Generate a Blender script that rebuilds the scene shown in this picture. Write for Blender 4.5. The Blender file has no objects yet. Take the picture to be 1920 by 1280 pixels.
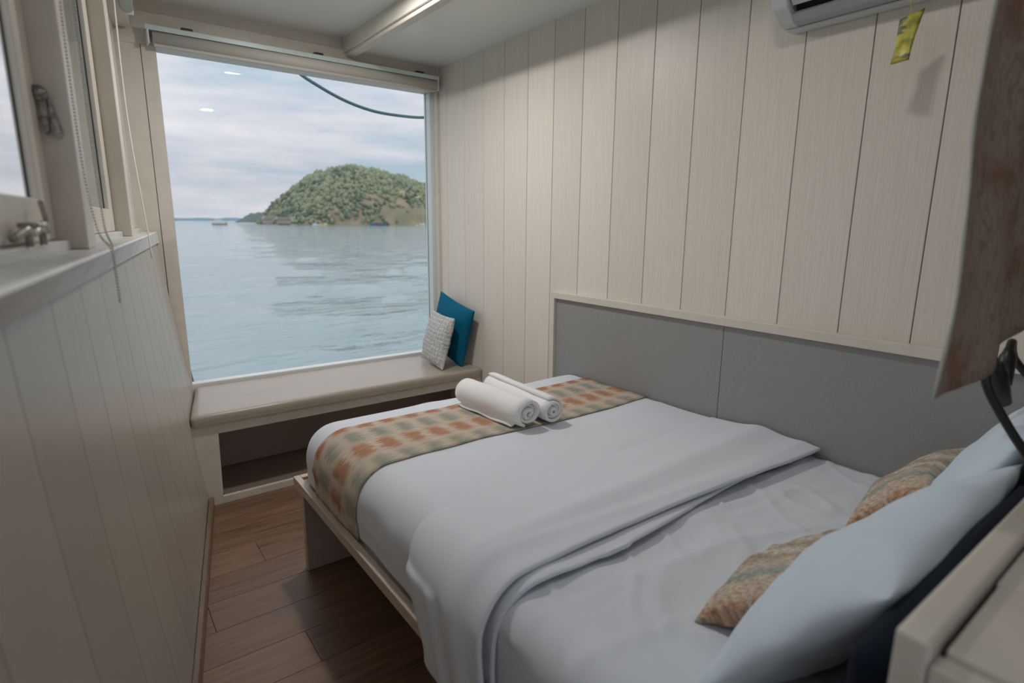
import bpy, bmesh, math, random
from mathutils import Vector, Matrix, noise
random.seed(7)
S = bpy.context.scene
C = S.collection
PI = math.pi

# ------------------------------------------------------------------ camera, sky, exposure
YAW, PITCH, ROLL = math.radians(36.98), math.radians(11.70), math.radians(0.476)
fw = Vector((math.sin(YAW)*math.cos(PITCH), math.cos(YAW)*math.cos(PITCH), -math.sin(PITCH)))
rt = Vector((math.cos(YAW), -math.sin(YAW), 0)); up = rt.cross(fw)
rt = rt*math.cos(ROLL) + up*math.sin(ROLL); up = rt.cross(fw)
cd = bpy.data.cameras.new('camera'); cam = bpy.data.objects.new('camera', cd); C.objects.link(cam)
m = Matrix.Identity(4)
for i in range(3):
    m[i][0] = rt[i]; m[i][1] = up[i]; m[i][2] = -fw[i]
m.translation = (0, 0, 1.4)
cam.matrix_world = m
cd.sensor_width = 36; cd.lens = 36*1069/1920; cd.clip_start = 0.02; cd.clip_end = 9000
cd.dof.use_dof = True; cd.dof.focus_distance = 2.3; cd.dof.aperture_fstop = 2.4
S.camera = cam
S.view_settings.view_transform = 'Standard'; S.view_settings.look = 'None'
S.view_settings.gamma = 1; S.view_settings.use_curve_mapping = False
S.view_settings.exposure = 0.12

W = bpy.data.worlds.new('overcast_sky'); S.world = W; W.use_nodes = True
nt = W.node_tree; N = nt.nodes; L = nt.links; N.clear()
out = N.new('ShaderNodeOutputWorld'); bg = N.new('ShaderNodeBackground'); bg.inputs['Strength'].default_value = 0.95
tc = N.new('ShaderNodeTexCoord')
def wnoise(scale, detail, sx, sz, off=(0, 0, 0), rough=.55):
    mp = N.new('ShaderNodeMapping'); mp.inputs['Scale'].default_value = (sx, sx, sz); mp.inputs['Location'].default_value = off
    L.new(tc.outputs['Generated'], mp.inputs['Vector'])
    n = N.new('ShaderNodeTexNoise'); n.inputs['Scale'].default_value = scale; n.inputs['Detail'].default_value = detail; n.inputs['Roughness'].default_value = rough
    L.new(mp.outputs[0], n.inputs['Vector']); return n.outputs['Fac']
def wramp(src, stops):
    r = N.new('ShaderNodeValToRGB'); e = r.color_ramp.elements
    e[0].position, e[0].color = stops[0][0], stops[0][1]+(1,); e[1].position, e[1].color = stops[-1][0], stops[-1][1]+(1,)
    for p_, c_ in stops[1:-1]:
        x = e.new(p_); x.color = c_+(1,)
    L.new(src, r.inputs[0]); return r.outputs[0]
ca = wramp(wnoise(1.7, 8, 1.0, 6.5, (.3, .1, .4), .6), [(.34, (.46, .57, .66)), (.44, (.66, .68, .75)), (.54, (.78, .775, .82)), (.67, (.92, .91, .93))])
cb = wramp(wnoise(4.2, 6, 1.0, 4.0, (2, 1, .3), .6), [(.34, (.80, .87, .92)), (.55, (1, 1, 1)), (.7, (1.05, 1.04, 1.03))])
mx = N.new('ShaderNodeMix'); mx.data_type = 'RGBA'; mx.blend_type = 'MULTIPLY'; mx.inputs[0].default_value = .8
L.new(ca, mx.inputs[6]); L.new(cb, mx.inputs[7]); sx_ = N.new('ShaderNodeSeparateXYZ'); L.new(tc.outputs['Generated'], sx_.inputs[0])
el = N.new('ShaderNodeMapRange'); el.inputs[1].default_value = 0; el.inputs[2].default_value = 1; el.inputs[3].default_value = .88; el.inputs[4].default_value = 1.85
L.new(sx_.outputs[2], el.inputs[0])                       # overcast sky: steadily brighter towards the zenith
vm = N.new('ShaderNodeVectorMath'); vm.operation = 'SCALE'; L.new(mx.outputs[2], vm.inputs[0]); L.new(el.outputs[0], vm.inputs['Scale'])
L.new(vm.outputs[0], bg.inputs['Color']); L.new(bg.outputs[0], out.inputs[0])

# ------------------------------------------------------------------ helpers
def tag(o, label=None, cat=None, group=None, kind=None):
    for k, v in (('label', label), ('category', cat), ('group', group), ('kind', kind)):
        if v: o[k] = v
    return o
def link(name, me, mat=None, parent=None, smooth=False):
    if isinstance(me, bmesh.types.BMesh):
        b = me; b.normal_update(); me = bpy.data.meshes.new(name); b.to_mesh(me); b.free()
    o = bpy.data.objects.new(name, me); C.objects.link(o)
    if mat and not me.materials: me.materials.append(mat)
    if smooth:
        for p in me.polygons: p.use_smooth = True
    if parent: o.parent = parent
    return o
def empty(name, loc=(0, 0, 0), rz=0):
    o = bpy.data.objects.new(name, None); C.objects.link(o); o.location = loc; o.rotation_euler = (0, 0, rz); o.empty_display_size = .05
    return o
def box(bm, x0, x1, y0, y1, z0, z1, bev=0, seg=2):
    r = bmesh.ops.create_cube(bm, size=1)
    vs = r['verts']
    for v in vs:
        v.co = Vector((x0+(v.co.x+.5)*(x1-x0), y0+(v.co.y+.5)*(y1-y0), z0+(v.co.z+.5)*(z1-z0)))
    if bev:
        es = list({e for v in vs for e in v.link_edges})
        bmesh.ops.bevel(bm, geom=es, offset=bev, segments=seg, affect='EDGES', profile=.5)
    return bm
def bx(x0, x1, y0, y1, z0, z1, bev=.002, seg=2):
    return box(bmesh.new(), x0, x1, y0, y1, z0, z1, bev, seg)
def prism(poly, a0, a1, axis='y', bev=0):
    """poly in the plane perpendicular to axis (other two axes in xyz order), extruded a0..a1"""
    bm = bmesh.new()
    def P(p, a):
        return {'x': (a, p[0], p[1]), 'y': (p[0], a, p[1]), 'z': (p[0], p[1], a)}[axis]
    A = [bm.verts.new(P(p, a0)) for p in poly]; B = [bm.verts.new(P(p, a1)) for p in poly]
    n = len(poly)
    bm.faces.new(A); bm.faces.new(B[::-1])
    for i in range(n): bm.faces.new((A[i], B[i], B[(i+1) % n], A[(i+1) % n]))
    bmesh.ops.recalc_face_normals(bm, faces=bm.faces)
    if bev: bmesh.ops.bevel(bm, geom=list(bm.edges), offset=bev, segments=2, affect='EDGES', profile=.5)
    return bm
def tube(bm, pts, r, n=8, closed=False, cap=True):
    pts = [Vector(p) for p in pts]; rings = []
    rr = r if isinstance(r, (list, tuple)) else [r]*len(pts)
    prev = None
    for i, p in enumerate(pts):
        a = pts[max(i-1, 0)]; b = pts[min(i+1, len(pts)-1)]
        if closed: a = pts[i-1]; b = pts[(i+1) % len(pts)]
        t = (b-a).normalized()
        if prev is None:
            u = t.cross(Vector((0, 0, 1)));
            if u.length < 1e-3: u = t.cross(Vector((1, 0, 0)))
        else:
            u = prev - t*prev.dot(t)
        u.normalize(); prev = u; w = t.cross(u)
        rings.append([bm.verts.new(p+(u*math.cos(2*PI*k/n)+w*math.sin(2*PI*k/n))*rr[i]) for k in range(n)])
    m_ = len(rings)
    for i in range(m_ if closed else m_-1):
        A, B = rings[i], rings[(i+1) % m_]
        for k in range(n): bm.faces.new((A[k], A[(k+1) % n], B[(k+1) % n], B[k]))
    if cap and not closed:
        bm.faces.new(rings[0][::-1]); bm.faces.new(rings[-1])
    return bm
def smoothpts(P, k=6):
    P = [Vector(p) for p in P]; o = []
    for i in range(len(P)-1):
        a, b, c, d = P[max(i-1, 0)], P[i], P[i+1], P[min(i+2, len(P)-1)]
        for j in range(k):
            t = j/k
            o.append(.5*((2*b)+(c-a)*t+(2*a-5*b+4*c-d)*t*t+(3*b-3*c+d-a)*t**3))
    o.append(P[-1]); return o
def rbox(X, Y, Z, r, step, faces='t-x+x-y+y', rnd='-x+x-y+y', disp=None):
    """rounded soft box: grids on the chosen faces pushed on to a box with corner radius r"""
    x0, x1 = X; y0, y1 = Y; z0, z1 = Z
    ix0 = x0+r if '-x' in rnd else x0; ix1 = x1-r if '+x' in rnd else x1
    iy0 = y0+r if '-y' in rnd else y0; iy1 = y1-r if '+y' in rnd else y1
    bm = bmesh.new()
    def fit(p):
        c = Vector((min(max(p.x, ix0), ix1), min(max(p.y, iy0), iy1), min(max(p.z, z0-9), z1-r)))
        d = p-c
        return c+d.normalized()*r if d.length > 1e-6 else p.copy()
    def warp(a0, a1, b0, b1, f):
        na = max(2, int(round((a1-a0)/step))); nb = max(2, int(round((b1-b0)/step)))
        V = [[bm.verts.new(fit(f(a0+(a1-a0)*i/na, b0+(b1-b0)*j/nb))) for j in range(nb+1)] for i in range(na+1)]
        for i in range(na):
            for j in range(nb): bm.faces.new((V[i][j], V[i+1][j], V[i+1][j+1], V[i][j+1]))
    if 't' in faces: warp(x0, x1, y0, y1, lambda a, b: Vector((a, b, z1)))
    if '-x' in faces: warp(y0, y1, z0, z1, lambda a, b: Vector((x0, a, b)))
    if '+x' in faces: warp(y0, y1, z0, z1, lambda a, b: Vector((x1, a, b)))
    if '-y' in faces: warp(x0, x1, z0, z1, lambda a, b: Vector((a, y0, b)))
    if '+y' in faces: warp(x0, x1, z0, z1, lambda a, b: Vector((a, y1, b)))
    bmesh.ops.remove_doubles(bm, verts=bm.verts, dist=step*.2)
    bmesh.ops.recalc_face_normals(bm, faces=bm.faces)
    # grids: make sure the top faces up
    bm.normal_update()
    tf = max(bm.faces, key=lambda f: f.calc_center_median().z)
    if tf.normal.z < 0: bmesh.ops.reverse_faces(bm, faces=bm.faces)
    bm.normal_update()
    if disp:
        nn = [(v, v.normal.copy()) for v in bm.verts]
        for v, n in nn:
            d = disp(v.co, n)
            v.co += d if isinstance(d, Vector) else n*d
        bm.normal_update()
    return bm
_ico = {}
def ico(sub):
    if sub not in _ico:
        b = bmesh.new(); bmesh.ops.create_icosphere(b, subdivisions=sub, radius=1); b.verts.index_update()
        _ico[sub] = ([v.co.copy() for v in b.verts], [tuple(v.index for v in f.verts) for f in b.faces]); b.free()
    return _ico[sub]
class Soup:
    def __init__(self): self.v = []; self.f = []
    def ball(self, c, r, sub=1, fn=None):
        V, F = ico(sub); o = len(self.v); c = Vector(c)
        self.v += [tuple(c+(q*r*(fn(q) if fn else 1))) for q in V]; self.f += [tuple(i+o for i in f) for f in F]
    def mesh(self, name):
        me = bpy.data.meshes.new(name); me.from_pydata(self.v, [], self.f); me.update(); return me
def nz(p, s=1.0, seed=0.0):
    return noise.noise(Vector((p[0]*s+seed, p[1]*s+seed*1.7, p[2]*s-seed)))
def fold(a, w): return math.exp(-(a/w)**2)

# ------------------------------------------------------------------ materials
MATS = {}
def mat(name, col, rough=.6, metal=0, spec=.5, build=None, **kw):
    if name in MATS: return MATS[name]
    M = bpy.data.materials.new(name); M.use_nodes = True; t = M.node_tree; b = t.nodes['Principled BSDF']
    b.inputs['Base Color'].default_value = tuple(col)+(1,); b.inputs['Roughness'].default_value = rough
    b.inputs['Metallic'].default_value = metal; b.inputs['Specular IOR Level'].default_value = spec
    for k, v in kw.items(): b.inputs[k].default_value = v
    if build: build(t, b)
    MATS[name] = M; return M
def nd(t, typ, ins={}, **props):
    n = t.nodes.new(typ)
    for k, v in props.items(): setattr(n, k, v)
    for k, v in ins.items():
        if isinstance(v, bpy.types.NodeSocket): t.links.new(v, n.inputs[k])
        else: n.inputs[k].default_value = v
    return n
def coords(t, scale, kind='Object'):
    c = nd(t, 'ShaderNodeTexCoord'); return nd(t, 'ShaderNodeMapping', {'Vector': c.outputs[kind], 'Scale': scale}).outputs[0]
def ramp(t, src, stops):
    r = nd(t, 'ShaderNodeValToRGB'); e = r.color_ramp.elements
    e[0].position, e[0].color = stops[0][0], tuple(stops[0][1])+(1,); e[1].position, e[1].color = stops[-1][0], tuple(stops[-1][1])+(1,)
    for p_, c_ in stops[1:-1]:
        x = e.new(p_); x.color = tuple(c_)+(1,)
    t.links.new(src, r.inputs[0]); return r.outputs[0]
def bump(t, b, src, strength, dist=.002):
    n = nd(t, 'ShaderNodeBump', {'Height': src, 'Strength': strength, 'Distance': dist}); t.links.new(n.outputs[0], b.inputs['Normal'])
def grain(c, var, scale, noise_scale=3, bmp=.15):
    """streaky wood / laminate: scale is small along the grain"""
    def f(t, b):
        n = nd(t, 'ShaderNodeTexNoise', {'Vector': coords(t, scale), 'Scale': noise_scale, 'Detail': 6, 'Roughness': .6})
        lo = [x*(1-var) for x in c]; hi = [min(1, x*(1+var)) for x in c]
        oi = nd(t, 'ShaderNodeObjectInfo')
        hs = nd(t, 'ShaderNodeHueSaturation', {'Color': ramp(t, n.outputs['Fac'], [(.3, lo), (.7, hi)])})
        mr = nd(t, 'ShaderNodeMapRange', {0: oi.outputs['Random'], 3: .96, 4: 1.04}); t.links.new(mr.outputs[0], hs.inputs['Value'])
        t.links.new(hs.outputs[0], b.inputs['Base Color']); bump(t, b, n.outputs['Fac'], bmp, .001)
    return f
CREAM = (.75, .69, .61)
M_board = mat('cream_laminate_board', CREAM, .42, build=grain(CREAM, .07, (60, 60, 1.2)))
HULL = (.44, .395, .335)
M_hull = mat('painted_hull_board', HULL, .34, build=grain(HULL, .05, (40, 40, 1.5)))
PAINT = (.70, .645, .565)
def paint_build(t, b):
    n = nd(t, 'ShaderNodeTexNoise', {'Vector': coords(t, (6, 6, 6)), 'Scale': 2, 'Detail': 5})
    t.links.new(ramp(t, n.outputs['Fac'], [(.3, [x*.94 for x in PAINT]), (.7, [x*1.04 for x in PAINT])]), b.inputs['Base Color'])
    bump(t, b, n.outputs['Fac'], .1, .002)
M_paint = mat('cream_paint', PAINT, .38, build=paint_build)
M_ledge = mat('worn_white_ledge_paint', (.68, .68, .66), .35, build=lambda t, b: (lambda n: (t.links.new(ramp(t, n.outputs['Fac'], [(.30, (.52, .50, .46)), (.5, (.68, .68, .66)), (.8, (.72, .72, .70))]), b.inputs['Base Color'])))(nd(t, 'ShaderNodeTexNoise', {'Vector': coords(t, (9, 3, 9)), 'Scale': 1.6, 'Detail': 7})))
M_ceil = mat('glossy_ceiling_panel', (.80, .82, .79), .22)
M_gap = mat('shadow_gap_brown', (.16, .12, .09), .8)
FL = (.205, .112, .066)
def floor_build(t, b):
    v = coords(t, (2.2, 30, 30))
    n = nd(t, 'ShaderNodeTexNoise', {'Vector': v, 'Scale': 1.5, 'Detail': 8, 'Roughness': .65, 'Distortion': .6})
    oi = nd(t, 'ShaderNodeObjectInfo'); mr = nd(t, 'ShaderNodeMapRange', {0: oi.outputs['Random'], 3: .86, 4: 1.12})
    hs = nd(t, 'ShaderNodeHueSaturation', {'Color': ramp(t, n.outputs['Fac'], [(.25, (.105, .055, .033)), (.5, FL), (.75, (.28, .17, .11))]), 'Value': mr.outputs[0]})
    t.links.new(hs.outputs[0], b.inputs['Base Color'])
    t.links.new(ramp(t, n.outputs['Fac'], [(.3, (.36,)*3), (.7, (.5,)*3)]), b.inputs['Roughness']); bump(t, b, n.outputs['Fac'], .12, .001)
M_floor = mat('brown_oak_plank', FL, .4, build=floor_build)
M_skirt = mat('brown_skirting_wood', (.20, .125, .08), .35, build=grain((.20, .125, .08), .2, (20, 2, 20)))
BEDW = (.56, .45, .37)
M_bedwood = mat('pale_bed_laminate', BEDW, .4, build=grain(BEDW, .07, (2, 3, 60)))
M_panelwood = mat('taupe_foot_panel', (.40, .335, .28), .45, build=grain((.40, .335, .28), .06, (2, 60, 2)))
def weave(scale, strength, dist=.0006, var=None, c=None):
    def f(t, b):
        v = coords(t, (1, 1, 1))
        n = nd(t, 'ShaderNodeTexNoise', {'Vector': v, 'Scale': scale, 'Detail': 3})
        bump(t, b, n.outputs['Fac'], strength, dist)
        if var:
            t.links.new(ramp(t, n.outputs['Fac'], [(.3, [x*(1-var) for x in c]), (.7, [x*(1+var) for x in c])]), b.inputs['Base Color'])
    return f
SHEET = (.70, .735, .795)
M_duvet = mat('white_cotton_duvet', SHEET, .75, spec=.25, build=weave(260, .15), **{'Sheen Weight': .15})
M_sheet = mat('white_cotton_sheet', (.70, .735, .795), .7, spec=.25, build=weave(260, .12), **{'Sheen Weight': .1})
M_pcase = mat('pale_blue_white_pillowcase', (.63, .73, .82), .7, spec=.25, build=weave(240, .12), **{'Sheen Weight': .1})
M_terry = mat('white_terry_towel', (.94, .93, .93), .95, spec=.1, build=weave(420, .7, .003), **{'Sheen Weight': .3})
GREY = (.31, .308, .298)
M_grey = mat('grey_panel_fabric', GREY, .75, spec=.3, build=weave(420, .3, .001, .16, GREY))
M_navy = mat('navy_upholstery', (.006, .011, .022), .8, spec=.2, build=weave(400, .3))
M_leather = mat('beige_leatherette', (.40, .345, .285), .32, build=weave(500, .12, .0006))
M_blue = mat('petrol_blue_cotton', (.0, .115, .21), .8, spec=.2, build=weave(300, .25))
M_blind = mat('cream_blind_fabric', (.58, .55, .50), .6)
M_alu = mat('pale_aluminium_rail', (.66, .74, .74), .3)
M_dark = mat('dark_plastic_clip', (.03, .027, .025), .5)
M_steel = mat('painted_tarnished_steel', (.30, .27, .24), .38, .55, build=lambda t, b: t.links.new(ramp(t, nd(t, 'ShaderNodeTexNoise', {'Vector': coords(t, (40, 40, 40)), 'Scale': 2, 'Detail': 4}).outputs['Fac'], [(.35, (.20, .17, .15)), (.6, (.42, .39, .35))]), b.inputs['Base Color']))
M_chain = mat('grey_bead_chain', (.55, .54, .51), .4)
M_cord = mat('white_blind_cord', (.74, .72, .68), .7)
M_ac = mat('white_aircon_plastic', (.66, .70, .70), .35)
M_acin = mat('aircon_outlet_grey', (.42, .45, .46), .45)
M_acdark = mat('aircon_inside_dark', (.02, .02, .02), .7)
M_black = mat('black_lamp_metal', (.012, .012, .012), .38)
M_rope = mat('teal_rope', (.10, .20, .22), .8)
M_white = mat('white_window_bead', (.78, .78, .77), .35)
M_gasket = mat('dark_window_gasket', (.03, .03, .035), .5)
M_lamp = mat('downlight_diffuser', (.9, .9, .9), .5, **{'Emission Color': (1, .95, .88, 1), 'Emission Strength': 9})
def glass_mat(name, ior):
    M = bpy.data.materials.new(name); M.use_nodes = True; t = M.node_tree; t.nodes.clear()
    o = nd(t, 'ShaderNodeOutputMaterial'); fr = nd(t, 'ShaderNodeFresnel', {'IOR': ior})
    a = nd(t, 'ShaderNodeBsdfTransparent', {'Color': (.985, .99, .99, 1)}); g = nd(t, 'ShaderNodeBsdfGlossy', {'Roughness': 0.0})
    bf = nd(t, 'ShaderNodeNewGeometry'); iv = nd(t, 'ShaderNodeMath', {0: 1.0, 1: bf.outputs['Backfacing']}, operation='SUBTRACT')
    fc = nd(t, 'ShaderNodeMath', {0: fr.outputs[0], 1: iv.outputs[0]}, operation='MULTIPLY')
    mx_ = nd(t, 'ShaderNodeMixShader', {0: fc.outputs[0], 1: a.outputs[0], 2: g.outputs[0]}); t.links.new(mx_.outputs[0], o.inputs[0])
    return M
M_glass = glass_mat('clear_window_glass', 1.35); M_glass2 = glass_mat('thin_side_window_glass', 1.12)

# ================================================================== THE CABIN SHELL
WX = 2.012         # face of the headboard wall
# ---- floor: planks laid across the cabin
fl = tag(link('floor', bx(-.75, 2.06, -1.2, 3.6, -.06, -.012, 0), M_gap), kind='structure')
pm = {}
y = -1.15; row = 0
while y < 3.45:
    x = -.72 - [.0, .52, .25, .8][row % 4]
    while x < 2.02:
        a, b_ = max(x, -.72), min(x+1.2, 2.03)
        if b_-a > .05:
            k = round(b_-a, 3)
            if k not in pm:
                o = link('plank', bx(0, k-.0012, 0, .1738, -.012, 0, .0008, 1), M_floor, fl); pm[k] = o.data
            else: o = link('plank', pm[k], None, fl)
            o.location = (a, y, 0)
        x += 1.2
    y += .175; row += 1
# ---- headboard wall: vertical boards 21 cm wide
wr = tag(link('wall_right', bx(WX+.012, WX+.10, -1.2, 3.62, -.06, 2.6, 0), M_gap), kind='structure')
bd = bx(-.012, .0, 0, .2095, 0, 2.42, .0012, 1); bdm = None
k = 0
edges = [3.4-.2125*i for i in range(0, 22)]
for e in edges[1:]:
    if bdm is None: o = link('board', bd, M_board, wr); bdm = o.data
    else: o = link('board', bdm, None, wr)
    o.location = (WX+.012, e+.0015, 0)
o = link('board', bx(-.012, 0, 3.4015, 3.497, 0, 2.42, .0012, 1), M_board, wr); o.location = (WX+.012, 0, 0)
# ---- ceiling: lower ceiling over the bed, beam, raised recess
ce = tag(link('ceiling', bx(1.43, 2.06, -1.2, 3.5, 2.385, 2.46, 0), M_ceil), kind='structure')
link('recess_panel', bx(-.75, 1.43, -1.2, 3.62, 2.452, 2.50, 0), M_ceil, ce)
link('beam', bx(1.388, 1.438, -1.2, 3.497, 2.352, 2.46, .004), M_paint, ce)
link('beam_lip', bx(1.374, 1.388, -1.2, 3.497, 2.372, 2.46, .003), M_paint, ce)
# ---- window wall
ww = tag(link('wall_far', bx(.05, 2.06, 3.50, 3.62, -.06, .44, 0), M_paint), kind='structure')
link('header', bx(.22, 2.03, 3.495, 3.62, 2.24, 2.392, .002), M_paint, ww)
link('fascia', bx(.1, 1.43, 3.512, 3.62, 2.392, 2.46, .002), M_paint, ww)
link('corner_post', bx(.05, .352, 3.50, 3.62, .42, 2.45, .002), M_paint, ww)
link('jamb', bx(.354, .417, 3.495, 3.62, .42, 2.2395, .002), M_paint, ww)
link('jamb', bx(1.992, 2.03, 3.498, 3.62, .42, 2.2395, .002), M_paint, ww)
w1 = empty('window_1', (0, 3.6, .44)); tag(w1, kind='structure')
def wpart(name, bm, mt): 
    o = link(name, bm, mt, w1); o.location = (0, -3.6, -.44); return o
wpart('pane', bx(.40, 2.0, 3.598, 3.604, .44, 2.35, 0), M_glass)
wpart('bottom_bead', bx(.40, 2.0, 3.56, 3.62, .43, .497, .004), M_white)
wpart('side_bead', bx(1.966, 1.995, 3.540, 3.62, .45, 2.2395, .002), M_alu)
wpart('side_bead', bx(.4175, .427, 3.575, 3.597, .45, 2.2395, .002), M_gasket)
wpart('gasket', bx(1.9640, 1.9655, 3.594, 3.598, .5, 2.24, 0), M_gasket)
# ---- left side of the cabin, it closes in towards the window (boat side)
AL = -math.atan(.1343); LWP = (-.1356, 0, 0)
def xf(y): return -.1356+.1343*y
def xh(y): return -.072+.153*(y-.844)
def xb(y): return .145+.2023*(y-1.783)
def hull(s, z):
    """point of the lower lining for board parameter s (y at the ledge) and height z"""
    t = 1-z/1.30
    T = Vector((xh(s)-.004, s, 0)); B = Vector((xb(s+.33)-.010, s+.33, 0))
    p = T.lerp(B, t); p.x -= .05*t*(1-t); p.z = z
    return p
wl = tag(link('wall_left', bx(-.62, -.60, -1.2, 3.62, -.06, 1.3, 0), M_paint), kind='structure')
sk = bmesh.new()
ss = [-1.0+.1*i for i in range(47)]; zs = [-.02+1.31*j/8 for j in range(9)]
G = [[sk.verts.new(hull(s, z)+Vector((-.014, 0, 0))) for z in zs] for s in ss]
for i in range(len(ss)-1):
    for j in range(8): sk.faces.new((G[i][j], G[i+1][j], G[i+1][j+1], G[i][j+1]))
link('lining_back', sk, M_gap, wl, True)
s = .83-.231*6
while s < 3.3:
    a, b_ = s+.0014, min(s+.231, 3.50)-.0014
    bm = bmesh.new(); nzs = 10
    F = []
    for j in range(nzs+1):
        z = 1.30*j/nzs
        A, B = hull(a, z), hull(b_, z)
        for P in (A, B):
            if P.y > 3.497: P.x -= (P.y-3.497)*.2; P.y = 3.497
        F.append([bm.verts.new(A), bm.verts.new(B), bm.verts.new(B+Vector((-.013, 0, 0))), bm.verts.new(A+Vector((-.013, 0, 0)))])
    for j in range(nzs):
        for q in range(4): bm.faces.new((F[j][q], F[j+1][q], F[j+1][(q+1) % 4], F[j][(q+1) % 4]))
    bm.faces.new(F[0]); bm.faces.new(F[-1][::-1])
    bmesh.ops.recalc_face_normals(bm, faces=bm.faces)
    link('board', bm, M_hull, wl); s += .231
bm = bmesh.new(); R_ = []
for i in range(30):
    y = -.9+i*(2.985+.9)/29; x = xb(y)
    R_.append([bm.verts.new(p) for p in ((x-.012, y, 0), (x+.008, y, 0), (x+.008, y, .045), (x+.003, y, .055), (x-.012, y, .055))])
for i in range(29):
    for q in range(5): bm.faces.new((R_[i][q], R_[i+1][q], R_[i+1][(q+1) % 5], R_[i][(q+1) % 5]))
bm.faces.new(R_[-1]); bmesh.ops.recalc_face_normals(bm, faces=bm.faces)
tag(link('baseboard_left', bm, M_skirt), kind='structure')
def lside(name, bm, mt, kind='structure', parent=None):
    o = link(name, bm, mt, parent)
    if not parent:
        o.location = LWP; o.rotation_euler = (0, 0, AL); o['kind'] = kind
    return o
bm = bmesh.new(); R4 = []
for i in range(24):                                                                # the ledge, its face leans back towards the boards
    y = -.9+(3.49+.9)*i/23
    R4.append([bm.verts.new(p) for p in ((xf(y)-.2, y, 1.290), (xh(y)+.006, y, 1.290), (xf(y), y, 1.340), (xf(y)-.004, y, 1.344), (xf(y)-.2, y, 1.344))])
for i in range(23):
    for q in range(5): bm.faces.new((R4[i][q], R4[i+1][q], R4[i+1][(q+1) % 5], R4[i][(q+1) % 5]))
bm.faces.new(R4[0]); bm.faces.new(R4[-1]); bmesh.ops.recalc_face_normals(bm, faces=bm.faces)
tag(link('trim_1', bm, M_ledge), kind='structure')
POSTS = [(-.32, -.2), (1.40, 1.50), (2.45, 2.57)]
for i, (a, b_) in enumerate(POSTS):
    o = lside('trim_%d' % (i+2), bx(-.101, -.034, a, b_, 1.344, 2.44, .003), M_paint)
lside('trim_5', bx(-.16, -.012, -.9, 3.5, 2.30, 2.47, .003), M_paint)                # head above the side windows
SASH = [(-.2, 1.40), (1.50, 2.45), (2.57, 3.497)]
for i, (a, b_) in enumerate(SASH):
    w = lside('window_%d' % (i+2), bx(-.16, -.062, a, b_, 1.3435, 1.362, .002), M_ledge)   # raised stop
    a += .003; b_ -= .003
    link('stile', bx(-.101, -.082, a, a+.10, 1.363, 2.30, .003), M_paint, w)
    link('stile', bx(-.101, -.082, b_-.10, b_, 1.363, 2.30, .003), M_paint, w)
    link('rail', bx(-.101, -.082, a+.10, b_-.10, 1.363, 1.435, .003), M_paint, w)
    link('rail', bx(-.101, -.082, a+.10, b_-.10, 2.24, 2.30, .003), M_paint, w)
    g = bmesh.new()
    for (p, q, u, v) in ((a+.10, a+.1025, 1.435, 2.24), (b_-.1025, b_-.10, 1.435, 2.24)): box(g, -.0972, -.0945, p, q, u, v)
    link('gasket', g, M_gasket, w)
    link('pane', bx(-.100, -.0975, a+.098, b_-.098, 1.433, 2.243, 0), M_glass2, w)
# ---- back of the cabin behind the photographer, doorway assumed open to let sky fill in
wb = tag(link('wall_back', bx(.48, 2.06, -1.2, -1.14, -.06, 2.5, 0), M_paint), kind='structure')
link('lintel', bx(-.75, .48, -1.2, -1.14, 2.05, 2.5, 0), M_paint, wb)
d1 = tag(link('door_1', bx(-.04, 0, 0, .86, 0, 2.05, .003), M_paint), kind='structure'); d1.location = (-.46, -2.05, 0)   # stands open outwards
link('door_post', bx(-.75, -.5, -1.2, -1.14, -.06, 2.0495, 0), M_paint, wb)

# ================================================================== DOWNLIGHTS in the recess
for (x, y, en, lab) in ((1.03, 2.47, 13, 'round recessed ceiling downlight nearer the big window'), (1.14, .77, 2.0, 'round recessed ceiling downlight above the aisle by the pillows')):
    t = empty('ceiling_downlight', (x, y, 2.452)); tag(t, lab, 'downlight', 'recessed ceiling downlights')
    b = bmesh.new(); tube(b, [(.068*math.cos(2*PI*k/24), .068*math.sin(2*PI*k/24), -.003) for k in range(24)], .006, 6, closed=True)
    link('ring', b, M_white, t, True)
    b = bmesh.new(); bmesh.ops.create_circle(b, cap_ends=True, segments=24, radius=.06)
    for v in b.verts: v.co.z = -.002
    bmesh.ops.reverse_faces(b, faces=b.faces)
    link('diffuser', b, M_lamp, t)
    ld = bpy.data.lights.new('downlight', 'AREA'); ld.shape = 'DISK'; ld.size = .12; ld.energy = en; ld.color = (1, .97, .94)
    lo = bpy.data.objects.new('downlight_light', ld); C.objects.link(lo); lo.parent = t; lo.location = (0, 0, -.006)

# ================================================================== WINDOW BENCH
bench = empty('window_bench', (1.2, 3.2, 0)); tag(bench, 'cream built-in bench with open shelf under the big window', 'bench')
def bpart(name, bm, mt, sm=False):
    o = link(name, bm, mt, bench, sm); o.location = (-1.2, -3.2, 0); return o
def bl(z): return .380-.172*z if z < .44 else .326        # left side follows the hull
bpart('stile', prism([(bl(0), 0), (.441, 0), (.447, .372), (bl(.426), .426), ][:4], 3.0, 3.022, 'y'), M_paint)
bpart('top_rail', prism([(.447, .372), (2.008, .372), (2.008, .426), (bl(.426), .426)], 3.0, 3.0219, 'y'), M_paint)
bpart('bottom_rail', bx(.4415, 2.008, 3.0, 3.022, 0, .036, .001), M_paint)
bpart('stile', bx(1.94, 2.008, 3.0, 3.0218, .0365, .3715, .001), M_paint)
bpart('seat_board', bx(.42, 2.008, 3.023, 3.49, .408, .426, 0), M_paint)
bpart('shelf', bx(.45, 2.008, 3.023, 3.49, .018, .036, 0), mat('grey_brown_shelf', (.22, .165, .13), .5))  # shelf board in dark grey-brown
bpart('back_panel', bx(.43, 2.008, 3.40, 3.42, .037, .407, 0), mat('taupe_bench_lining', (.33, .28, .245), .5))
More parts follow.
